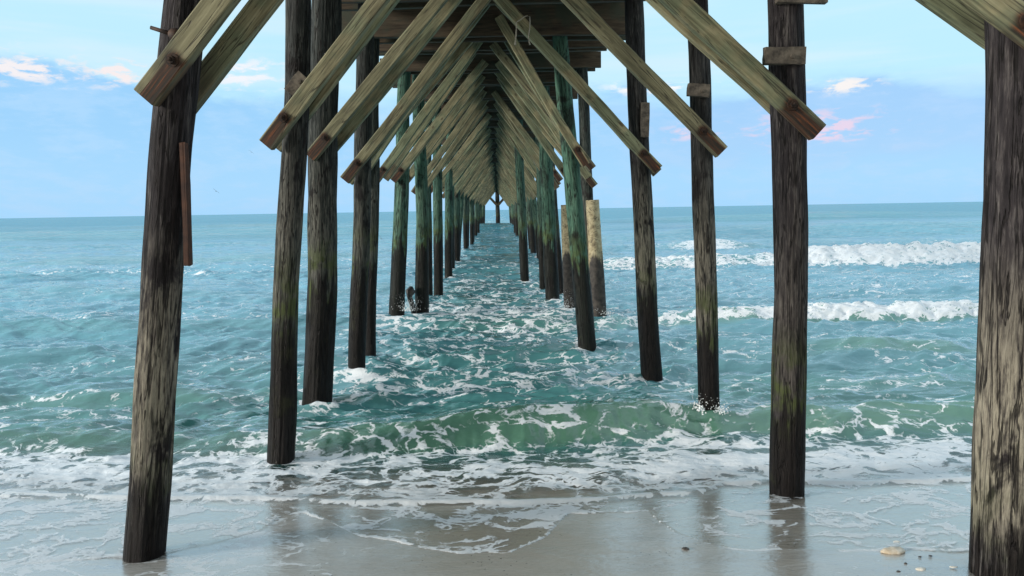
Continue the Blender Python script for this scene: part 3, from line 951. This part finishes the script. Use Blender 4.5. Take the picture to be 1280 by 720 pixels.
# ------------------------------------------------------------------ the sea
def build_sea():
    v = np.concatenate([np.linspace(620, 330, 420, endpoint=False), np.linspace(330, 120, 420, endpoint=False), np.linspace(120, 12, 250, endpoint=False), np.geomspace(12, 0.35, 30), [0.12]])
    y = np.unique(np.concatenate([CAMZ * F / v, np.linspace(13.0, 15.0, 130), np.linspace(25.6, 29.0, 150), np.linspace(37, 41, 25), np.linspace(48, 58, 30)]))
    nc = 820
    s = np.linspace(-1, 1, nc)
    s = 0.62 * s + 0.38 * s ** 3
    w = 1.35 * y + 3.0
    Yg = np.repeat(y[:, None], nc, 1)
    Xg = s[None, :] * w[:, None]
    dy = np.gradient(y)[:, None]
    dx = np.gradient(s)[None, :] * w[:, None]
    sp = np.maximum(np.abs(dy), np.abs(dx) * 0.6) + 0 * Xg
    X, Y = Xg, Yg
    e1, e2 = edge(E1, X, 31, 0.03), edge(E2, X, 47, 0.035)
    zs = sand_z(Y)
    foam = np.zeros_like(X)

    # chop and swell, sharpened sums of wave trains
    rn = np.random.default_rng(5)
    z = np.zeros_like(X)
    wx = X + 0.5 * noise2(X * 0.5, Y * 0.5, 91); wy = Y + 0.4 * noise2(X * 0.45, Y * 0.6, 92)
    grow = sstep(5.6, 9, Y)
    for k in range(64):
        lam = 0.22 * (24 / 0.22) ** (k / 63.0)
        ang = rn.normal(0, 0.55 if lam < 3 else 0.28)
        kx, ky = math.sin(ang) * 2 * math.pi / lam, math.cos(ang) * 2 * math.pi / lam
        ph = rn.uniform(0, 6.28)
        amp = 0.0052 * lam ** 0.78 * (3.2 if 0.3 < lam < 1.0 else 1.75 if lam < 3.0 else 1.05)
        if lam > 4: amp *= 0.55
        vis = sstep(2.0, 4.0, lam / sp)
        env = 0.35 + 0.9 * np.clip(noise2(X / (lam * 3.1) + k * 3.7, Y / (lam * 2.2), 200 + k) + 0.45, 0, 1.3)
        shal = sstep(0, 1, (Y - 5.3) / (1.2 + lam * 1.2))
        ss = np.sin(kx * wx + ky * wy + ph)
        z += amp * vis * env * shal * (1 - 2 * np.abs(ss) ** 0.8 if k % 2 else ss)
    z -= 0.0

    face = np.zeros_like(X)

    def breaker(yf, h, front, back, fo, fb=0.3, lump=0.0, green=0.6, flo=0.0):
        """a wave front: foot line yf(x), height h(x), steep front, long back, foam on the front fo(x)"""
        nonlocal z, foam, face
        d = Y - yf
        up_ = sstep(0, front, d)
        prof = up_ * np.exp(-np.maximum(d - front, 0) / back)
        z = z * (1 - 0.6 * np.clip(prof * np.clip(h * 4, 0, 1), 0, 1)) + h * prof
        onf = sstep((flo - 0.25) * front, (flo + 0.1) * front, d) * (1 - sstep(front * 0.95, front * 1.5 + 0.15, d))
        foam = np.maximum(foam, fo * onf)
        tail = sstep(front * 0.8, front * 1.2, d) * np.exp(-np.maximum(d - front, 0) / (back * 1.6))
        foam = np.maximum(foam, fb * tail)
        fc = sstep(0, front * 0.4, d) * (1 - sstep(front * 0.9, front * 1.25, d))
        face = np.maximum(face, green * fc * np.clip(h / 0.2, 0, 1))
        if lump:
            lm = 0.4 * fbm(X * 2.2, Y * 2.6, 555, 2) + 0.7 * (1 - 1.6 * np.abs(fbm(X * 3.0, Y * 3.4, 556, 5, 0.62)))
            z = z + lump * lm * onf * np.clip(fo * 1.6 - 0.6, 0, 1) * np.clip(vis_small, 0, 1)

    vis_small = sstep(2, 4, 0.5 / sp)
    # W1: the little shore break
    fx = curve_from_px([(-60, 571), (60, 572), (160, 573), (260, 577), (330, 580), (420, 577), (500, 574), (560, 570), (640, 566), (700, 562), (780, 555), (860, 549), (940, 547), (1010, 545), (1100, 542), (1215, 539), (1290, 537)])
    yf1 = edge(fx, X, 61, 0.05)
    h1 = 0.11 + 0.17 * np.exp(-((X - 0.5) / 1.55) ** 2) + 0.05 * sstep(2.0, 3.0, X) + 0.03 * noise2(X * 0.9, X * 0, 71)
    fo1 = 0.37 - 0.12 * sstep(0.4, 1.2, X) * (1 - sstep(1.9, 2.3, X)) - 0.10 * sstep(2.2, 3.0, X) - 0.2 * sstep(-1.9, -2.6, X) + 0.14 * noise2(X * 1.6, Y * 1.6, 72)
    breaker(yf1, h1, 0.50, 0.9, fo1, 0.22, 0, 0.9)
    # bubbly foot of it at the left, where it has already broken
    d = Y - yf1
    foot = np.exp(-((d + 0.02) / 0.10) ** 2) * sstep(-1.0, -1.7, X) * (0.75 + 0.3 * noise2(X * 2, Y, 73))
    foam = np.maximum(foam, foot); z = z + 0.03 * foot * (0.6 + fbm(X * 9, Y * 9, 74, 3))
    # W1b, second small line at the left
    yfb = 8.0 + 0.25 * noise2(X * 0.6, X * 0, 81)
    breaker(yfb, (0.10 * sstep(-0.9, -1.6, X) + 0.07 * sstep(3.0, 4.0, X)) * (0.8 + 0.4 * noise2(X, X * 0, 82)), 0.4, 0.7, 0.22 + 0.14 * noise2(X * 1.2, Y, 83), 0.08, 0, 0.7)
    # W2
    yf2 = 13.3 + 0.22 * noise2(X * 0.4, X * 0, 84) + 0.5 * sstep(0, -3, X)
    h2 = 0.11 * sstep(1.6, 4.6, X) + 0.05 * sstep(-1.2, -3.2, X) + 0.07 + 0.05 * noise2(X * 0.7, X * 0, 85)
    fo2 = 1.05 * sstep(3.6, 5.4, X + 0.5 * noise2(X, Y, 88)) + 0.5 * sstep(1.4, 2.2, X) * (1 - sstep(3.6, 5.4, X)) + 0.28 * sstep(-2.6, -1.2, X) * (1 - sstep(1.4, 2.2, X))
    breaker(yf2, h2, 0.6, 1.6, np.clip(fo2, 0, 1.05), 0.22, 0.09, 0.8 - 0.6 * sstep(0, -1.5, X), flo=0.42)
    # smooth rise on the right between W1 and W2, and one behind
    breaker(10.1 + 0.2 * noise2(X * 0.5, X * 0, 86), 0.16 * np.exp(-((X - 5.6) / 1.4) ** 2), 0.6, 1.0, 0.1 + 0 * X, 0.1, 0, 0.8)
    # W3: the big white breaker on the right
    yf3 = 26.3 + 0.7 * noise2(X * 0.16, X * 0, 87)
    h3 = (0.54 * sstep(7.5, 12.5, X) + 0.26 * sstep(2.2, 4.5, X) * (1 - sstep(8, 11, X))) * (0.88 + 0.30 * noise2(X * 0.45, X * 0, 89) + 0.16 * fbm(X * 1.7, X * 0, 189, 3)) * (1 - sstep(22, 40, X)) + 0.03
    fo3 = 1.1 * sstep(9.0, 11.0, X + noise2(X * .6, Y * .6, 90)) + 0.66 * sstep(2.6, 4.5, X) * (1 - sstep(9, 11, X))
    breaker(yf3, h3, 1.5, 2.6, np.clip(fo3 * (0.98 + 0.35 * fbm(X * 0.5, Y * 1.2, 190, 4)) * (1 - sstep(22, 30, X)), 0, 1.1), 0.26, 0.14, 0.4, flo=0.25)
    # patch of white behind it, and the long dark swell
    breaker(38.0 + 0.8 * noise2(X * 0.2, X * 0, 93), 0.35 * np.exp(-((X - 11.0) / 2.2) ** 2), 1.6, 2.0, np.exp(-((X - 10.6) / 1.6) ** 2) * 1.0, 0.15, 0.1, 0.3)
    breaker(50.0 + 1.5 * noise2(X * 0.08, X * 0, 94), 0.85 * sstep(5, 18, X) * (0.85 + 0.4 * noise2(X * 0.12, X * 0, 95)), 4.5, 7, 0 * X, 0.0, 0, 0.0)
    breaker(72 + 2 * noise2(X * 0.06, X * 0, 97), 0.45 * sstep(10, 0, X) + 0.3, 5, 8, 0 * X, 0, 0, 0)
    breaker(110 + 3 * noise2(X * 0.04, X * 0, 98), 0.7 + 0.5 * noise2(X * 0.03, X * 0, 99), 8, 12, 0 * X, 0, 0, 0)
    breaker(33 + 1.2 * noise2(X * 0.15, X * 0, 197), 0.30 * sstep(0, -5, X) * (0.7 + 0.8 * noise2(X * 0.15, Y * 0, 198)), 2.2, 4, 0 * X, 0, 0, 0.2)
    breaker(20 + 0.6 * noise2(X * 0.2, X * 0, 107), 0.15 * (0.6 + 0.9 * noise2(X * 0.25, Y * 0, 108)) * sstep(1.5, -3, X), 1.4, 2.6, 0 * X, 0, 0, 0.3)
    # drifting foam
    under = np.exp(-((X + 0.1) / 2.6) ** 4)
    n = fbm(X * 0.55, Y * 0.75, 301, 3)
    n2 = fbm(X * 0.25, Y * 0.5, 303, 3)
    drift = under * (0.29 + 0.20 * np.exp(-((Y - 15.2) / 2.0) ** 2) + 0.08 * np.exp(-((Y - 8.8) / 0.8) ** 2) - 0.18 * sstep(18, 34, Y) + 0.16 * n)
    outer = (1 - under) * ((0.02 + 0.10 * sstep(0, 3, X)) * sstep(30, 7, Y) + 0.16 * sstep(8.6, 7.4, Y) + 0.16 * sstep(2, 6, X) * np.exp(-((Y - 21) / 4.5) ** 2) + 0.15 * n2)
    foam = np.maximum(foam, np.clip(drift, 0, 0.9) * grow)
    foam = np.maximum(foam, np.clip(outer, 0, 0.45) * grow * sstep(60, 25, Y))
    foam = np.maximum(foam, 0.6 * np.exp(-((Y - 14.2) / 0.8) ** 2) * np.exp(-((X + 1.8) / 0.9) ** 2))
    # foam about the piles
    collar = {}
    for key, (o, b, t, d0, d1) in piles.items():
        if b.y > 34: continue
        rr = np.sqrt((X - b.x) ** 2 + ((Y - b.y)) ** 2) - d0 / 2
        if b.y <= 5.6:
            collar[key] = 0.75 * np.exp(-(np.maximum(rr, 0) / 0.09) ** 2) * (0.7 + 0.6 * noise2(X * 6, Y * 6, 122))
        else:
            foam = np.maximum(foam, 0.85 * np.exp(-(np.maximum(rr, 0) / 0.11) ** 2) * (0.8 + 0.5 * noise2(X * 5, Y * 5, 120)))
            z = z + 0.025 * np.exp(-(np.maximum(rr, 0) / 0.12) ** 2) * (0.5 + noise2(X * 6, Y * 6, 121))
        # wake of foam on the beach side
        wk = np.exp(-((X - b.x - 0.1) / 0.28) ** 2) * sstep(b.y, b.y - 0.15, Y) * sstep(b.y - 1.0, b.y - 0.2, Y)
        foam = np.maximum(foam, 0.42 * wk * sstep(6.0, 6.8, np.full_like(X, b.y)))
    # swash zone between the shore break and the front
    sw = sstep(0.0, 0.1, Y - e1) * (1 - sstep(-0.05, 0.45, Y - yf1))
    swd = 0.55 + 0.21 * fbm(X * 0.9, Y * 1.3, 310, 3) + 0.10 * sstep(0.2, 1.6, X) * sstep(4.6, 3, X) + 0.10 * sstep(-1.0, -2.5, X) - 0.12 * np.exp(-((X - 0.3) / 0.9) ** 2)
    foam = np.where(sw > 0.02, np.maximum(foam * (1 - sw), sw * swd), foam)
    line = np.exp(-((Y - e1 - 0.05) / 0.050) ** 2) * (1.0 + 0.2 * noise2(X * 3, Y * 0, 311))
    foam = np.maximum(foam, line)
    # level of the water
    thick = 0.016 * sstep(0, 0.05, Y - e1) + 0.012 * line + 0.05 * sstep(0.05, 0.9, Y - e1)
    film = 0.0035 * sstep(0.0, 0.04, Y - e2)
    lap = 0.012 * fbm(X * 3.2, Y * 4.5, 330, 4) * sstep(0.03, 0.3, Y - e1) * (1 - sstep(6.2, 7.0, Y)) + 0.004 * fbm(X * 10, Y * 13, 335, 3) * sstep(0.03, 0.3, Y - e1) * (1 - sstep(8, 11, Y))
    Z = np.maximum(np.where(Y > e1, zs + thick, zs + film), np.where(Y > e1, 0.0, -9)) + z * grow_w(Y, e1) + lap
    Z = np.maximum(Z, np.where(Y > e1, zs + 0.008, -9))
    Z = np.where(Y < e2, zs - 0.03, Z)
    # film beyond the front: thin broken foam and a fine bubble edge
    fm = ((Y < e1) & (Y > e2))
    fl = 0.31 + 0.28 * fbm(X * 0.9 + Y * 0.5, Y * 0.9 - X * 0.25, 340, 3) + 0.16 * sstep(-1.0, -2.2, X) + 0.06 * sstep(0.8, 2, X)
    fl = np.maximum(fl, 1.0 * np.exp(-((Y - e2 - 0.022) / 0.022) ** 2) * np.clip(0.80 + 0.6 * noise2(X * 1.5, X * 0, 342) - 0.30 * np.exp(-((X - 0.0) / 0.9) ** 2), 0, 1))
    foam = np.where(fm, np.maximum(np.clip(fl, 0, 0.9), line), foam)
    for c_ in collar.values(): foam = np.maximum(foam, c_)
    deep = np.where(Y > e1, sstep(0.15, 1.6, Y - e1) * 0.85 + 0.15 * sstep(1.0, 2.0, Y - e1), 0.0)
    near = np.maximum(np.exp(-np.maximum(Y - 7, 0) / 7.0), 0.85 * under * np.exp(-np.maximum(Y - 7, 0) / 45.0))  # greener inshore; water under the deck also coloured darker, imitating its shade
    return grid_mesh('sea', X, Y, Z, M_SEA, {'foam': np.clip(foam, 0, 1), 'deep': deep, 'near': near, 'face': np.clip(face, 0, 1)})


def grow_w(Y, e1):
    return sstep(0.5, 1.4, Y - e1)


tag(link('sea', build_sea()), kind='structure')

# ------------------------------------------------------------------ the beach, one sheet to far away
def build_sand():
    y = np.concatenate([[-400, -200, -100, -60, -30, -15, -6, -2, 0, 1.2, 2.0, 2.5], np.linspace(2.8, 6.0, 200), [7, 9, 12, 20, 40, 61, 70, 200]])
    s = np.linspace(-1, 1, 520)
    x = 5.2 * s
    x = np.concatenate([[-3000, -800, -200, -60, -20, -9], x, [9, 20, 60, 200, 800, 3000]])
    X, Y = np.meshgrid(x, y)
    Z = sand_z(Y) + 0.004 * fbm(X * 1.3, Y * 1.8, 401, 3) * sstep(5.3, 4.8, Y) * sstep(12, 5, np.abs(X))
    e2 = edge(E2, X, 47, 0.035)
    # bubbles left behind on the wet sand, also driving the painted sky-sheen veil
    fo = 0.30 * sstep(-0.7, -1.7, X) + 0.13 * fbm(X * 0.9 + Y * 0.6, Y * 0.9, 402, 3) + 0.08 * sstep(0.9, 1.6, X)
    fo = np.clip(fo, 0, 0.6) * sstep(3.2, 3.9, Y) * sstep(12, 5, np.abs(X))
    # scour dip round each near pile
    for key in ('L1', 'R0', 'R1'):
        o, b, t, d0, d1 = piles[key]
        rr = np.sqrt((X - b.x) ** 2 + (Y - b.y) ** 2)
        Z = Z - 0.018 * np.exp(-(rr / (d0 * 0.75)) ** 2)
    return grid_mesh('beach_sand', X, Y, Z, M_SAND, {'foam': fo})


tag(link('beach_sand', build_sand()), kind='structure')

# ------------------------------------------------------------------ spray thrown up where waves hit piles
def spray(name, spots, seed):
    rn = random.Random(seed)
    bm = bmesh.new()
    for (c, wx, hz, n) in spots:
        for _ in range(n * 3):
            t = rn.random() ** 2.2
            a = rn.gauss(0, 0.5)
            p = c + Vector((a * wx * (0.35 + t), rn.gauss(0, .06), t * hz * math.exp(-a * a * 0.6)))
            r = rn.uniform(.002, .0065) * (1.25 - t)
            rr = bmesh.ops.create_icosphere(bm, subdivisions=1, radius=r)
            bmesh.ops.transform(bm, matrix=Matrix.Translation(p) @ Matrix.Diagonal((rn.uniform(.7, 1.5), 1, rn.uniform(.7, 2.0), 1)), verts=rr['verts'])
    o = link(name, bm_mesh(name, bm, M_SPRAY, smooth=True))
    tag(o, 'white spray thrown up where the small waves strike the piles', 'spray', kind='stuff')


spray('spray', [(at(874, 512, 6.75), 0.12, 0.16, 40), (at(901, 515, 6.75), 0.12, 0.14, 36), (at(708, 388, 15.0), 0.22, 0.45, 90), (at(511, 388, 13.6), 0.3, 0.35, 110), (at(757, 392, 14.2), 0.3, 0.2, 50)], 5)

# ------------------------------------------------------------------ sky and sun
SUN_EL, SUN_AZ = R(14), R(254)         # azimuth from +Y (out to sea), clockwise: behind the camera, to the left
w = bpy.data.worlds.new('World')
SC.world = w
w.use_nodes = True
w.node_tree.nodes.clear()
T = NT(w.node_tree)
sky = T.n('ShaderNodeTexSky', sky_type='NISHITA')
sky.sun_disc = False
sky.sun_elevation = SUN_EL
sky.sun_rotation = SUN_AZ
sky.air_density, sky.dust_density, sky.ozone_density = 1.0, 1.0, 1.5
d = T.n('ShaderNodeTexCoord').outputs['Generated']
dx, dy, dz = T.sep(d)[:3]
el = T.math('MULTIPLY', T.math('ARCSINE', dz), 180 / math.pi)
az = T.math('MULTIPLY', T.math('ARCTAN2', dx, dy), 180 / math.pi)
cv = T.comb(T.math('MULTIPLY', az, 0.045), T.math('MULTIPLY', el, 0.11), 0.0)
c1 = T.noise(cv, 1.0, 7, 0.58, 0.3)
c2 = T.noise(T.vmath('MULTIPLY', cv, (2.6, 3.2, 1)), 1.3, 6, 0.6, 0.2)
c3 = T.noise(T.vmath('MULTIPLY', cv, (0.35, 1.6, 1)), 1.6, 5, 0.55, 0.2)
c4 = T.noise(T.vmath('MULTIPLY', cv, (6.0, 7.0, 1)), 2.2, 6, 0.62, 0.3)
K = 10.0


def col(r_, g_, b_):
    return (r_ * K, g_ * K, b_ * K)


# open upper sky: pale, milky
upper = T.mix(T.step(el, 4, 26), col(0.42, 0.69, 0.82), col(0.48, 0.73, 0.84))
upper = T.mix(T.math('MULTIPLY', T.step(c3, 0.42, 0.62), 0.75), upper, col(0.57, 0.73, 0.82))
upper = T.mix(T.math('MULTIPLY', T.step(c3, 0.55, 0.70), T.step(el, 9, 14)), upper, col(0.42, 0.58, 0.80))
# the distant bank of blue cloud
bank_top = T.math('ADD', T.math('ADD', 8.2, T.math('MULTIPLY', T.math('SUBTRACT', c1, 0.5), 7.0)), T.math('MULTIPLY', T.math('SUBTRACT', c2, 0.5), 3.0))
bank_top = T.math('ADD', bank_top, T.math('MULTIPLY', T.step(az, -24, -30), 1.3))
bm_ = T.step(T.math('SUBTRACT', el, bank_top), T.mixf(T.step(c1, 0.4, 0.6), -2.2, -0.5), T.mixf(T.step(c1, 0.4, 0.6), 1.2, 0.4), 1.0, 0.0)
bankc = T.mix(T.step(el, 0.0, 8.0), col(0.315, 0.575, 0.835), col(0.270, 0.525, 0.80))
bankc = T.mix(T.math('MULTIPLY', T.step(T.math('ADD', T.math('MULTIPLY', c2, 0.6), T.math('MULTIPLY', c4, 0.4)), 0.44, 0.62), 0.7), bankc, col(0.36, 0.58, 0.82))
bankc = T.mix(T.math('MULTIPLY', T.math('MULTIPLY', T.step(az, 4, 18), T.step(T.math('ADD', el, T.math('MULTIPLY', c2, 4.0)), 3.6, 6.2)), 0.38), bankc, col(0.335, 0.49, 0.77))
skyc = T.mix(bm_, upper, bankc)


def puff(skyc, a0, e0, wa, we, colr, k, thr=(0.42, 0.55)):
    ga = T.math('POWER', T.math('DIVIDE', T.math('SUBTRACT', az, a0), wa), 2.0)
    ge = T.math('POWER', T.math('DIVIDE', T.math('SUBTRACT', el, e0), we), 2.0)
    g = T.math('EXPONENT', T.math('MULTIPLY', T.math('ADD', ga, ge), -1.0))
    mm = T.math('MULTIPLY', g, T.step(T.math('ADD', c4, T.math('MULTIPLY', g, 0.16)), thr[0] + 0.12, thr[1] + 0.17))
    return T.mix(T.math('MULTIPLY', mm, k, clamp=True), skyc, colr)


for a0, e0, wa, we, cc, k in ((-30.5, 9.2, 3.0, 1.0, (0.93, 0.88, 0.90), 1.3), (-25.5, 9.2, 2.0, 0.9, (0.95, 0.86, 0.86), 1.3), (-18.0, 9.6, 3.6, 1.2, (0.92, 0.93, 0.98), 1.1),
                              (11.5, 8.5, 3.0, 0.5, (0.98, 0.97, 0.98), 1.6), (23.8, 7.9, 2.6, 0.55, (0.95, 0.90, 0.88), 1.3), (22.3, 5.2, 4.2, 1.1, (0.80, 0.66, 0.84), 1.5), (14.0, 5.2, 2.0, 0.6, (0.72, 0.68, 0.88), 1.2)):
    skyc = puff(skyc, a0, e0, wa, we, col(*[0.82 * q for q in cc]), k)
# behind the camera the low sun lights the clouds warmly
rear = T.step(dy, 0.25, -0.55)
skyc = T.mix(T.math('MULTIPLY', rear, T.step(el, 50, 5)), skyc, col(1.0, 0.92, 0.78))
skyc = T.mix(T.step(el, 25, 70), skyc, col(0.66, 0.77, 0.87))
tot = T.mix(0.10, skyc, sky.outputs[0])
bg = T.n('ShaderNodeBackground')
T.link(tot, bg.inputs[0])
bg.inputs[1].default_value = 0.1
wo = T.n('ShaderNodeOutputWorld')
T.link(bg.outputs[0], wo.inputs[0])

sl = bpy.data.lights.new('sun', 'SUN')
sl.energy = 3.0
sl.angle = R(10)
sl.color = (1.0, 0.93, 0.83)
so = bpy.data.objects.new('sun', sl)
COL.objects.link(so)
sd = Vector((math.sin(SUN_AZ) * math.cos(SUN_EL), math.cos(SUN_AZ) * math.cos(SUN_EL), math.sin(SUN_EL)))
so.rotation_euler = sd.to_track_quat('Z', 'Y').to_euler()
so.location = sd * 50

vs = SC.view_settings
SC.display_settings.display_device = 'sRGB'
vs.view_transform = 'Standard'
vs.look = 'None'
vs.gamma = 1.0
vs.exposure = 0.38
vs.use_curve_mapping = False
SC.cycles.max_bounces = 8
SC.cycles.transparent_max_bounces = 12
SC.cycles.caustics_reflective = False
SC.cycles.caustics_refractive = False
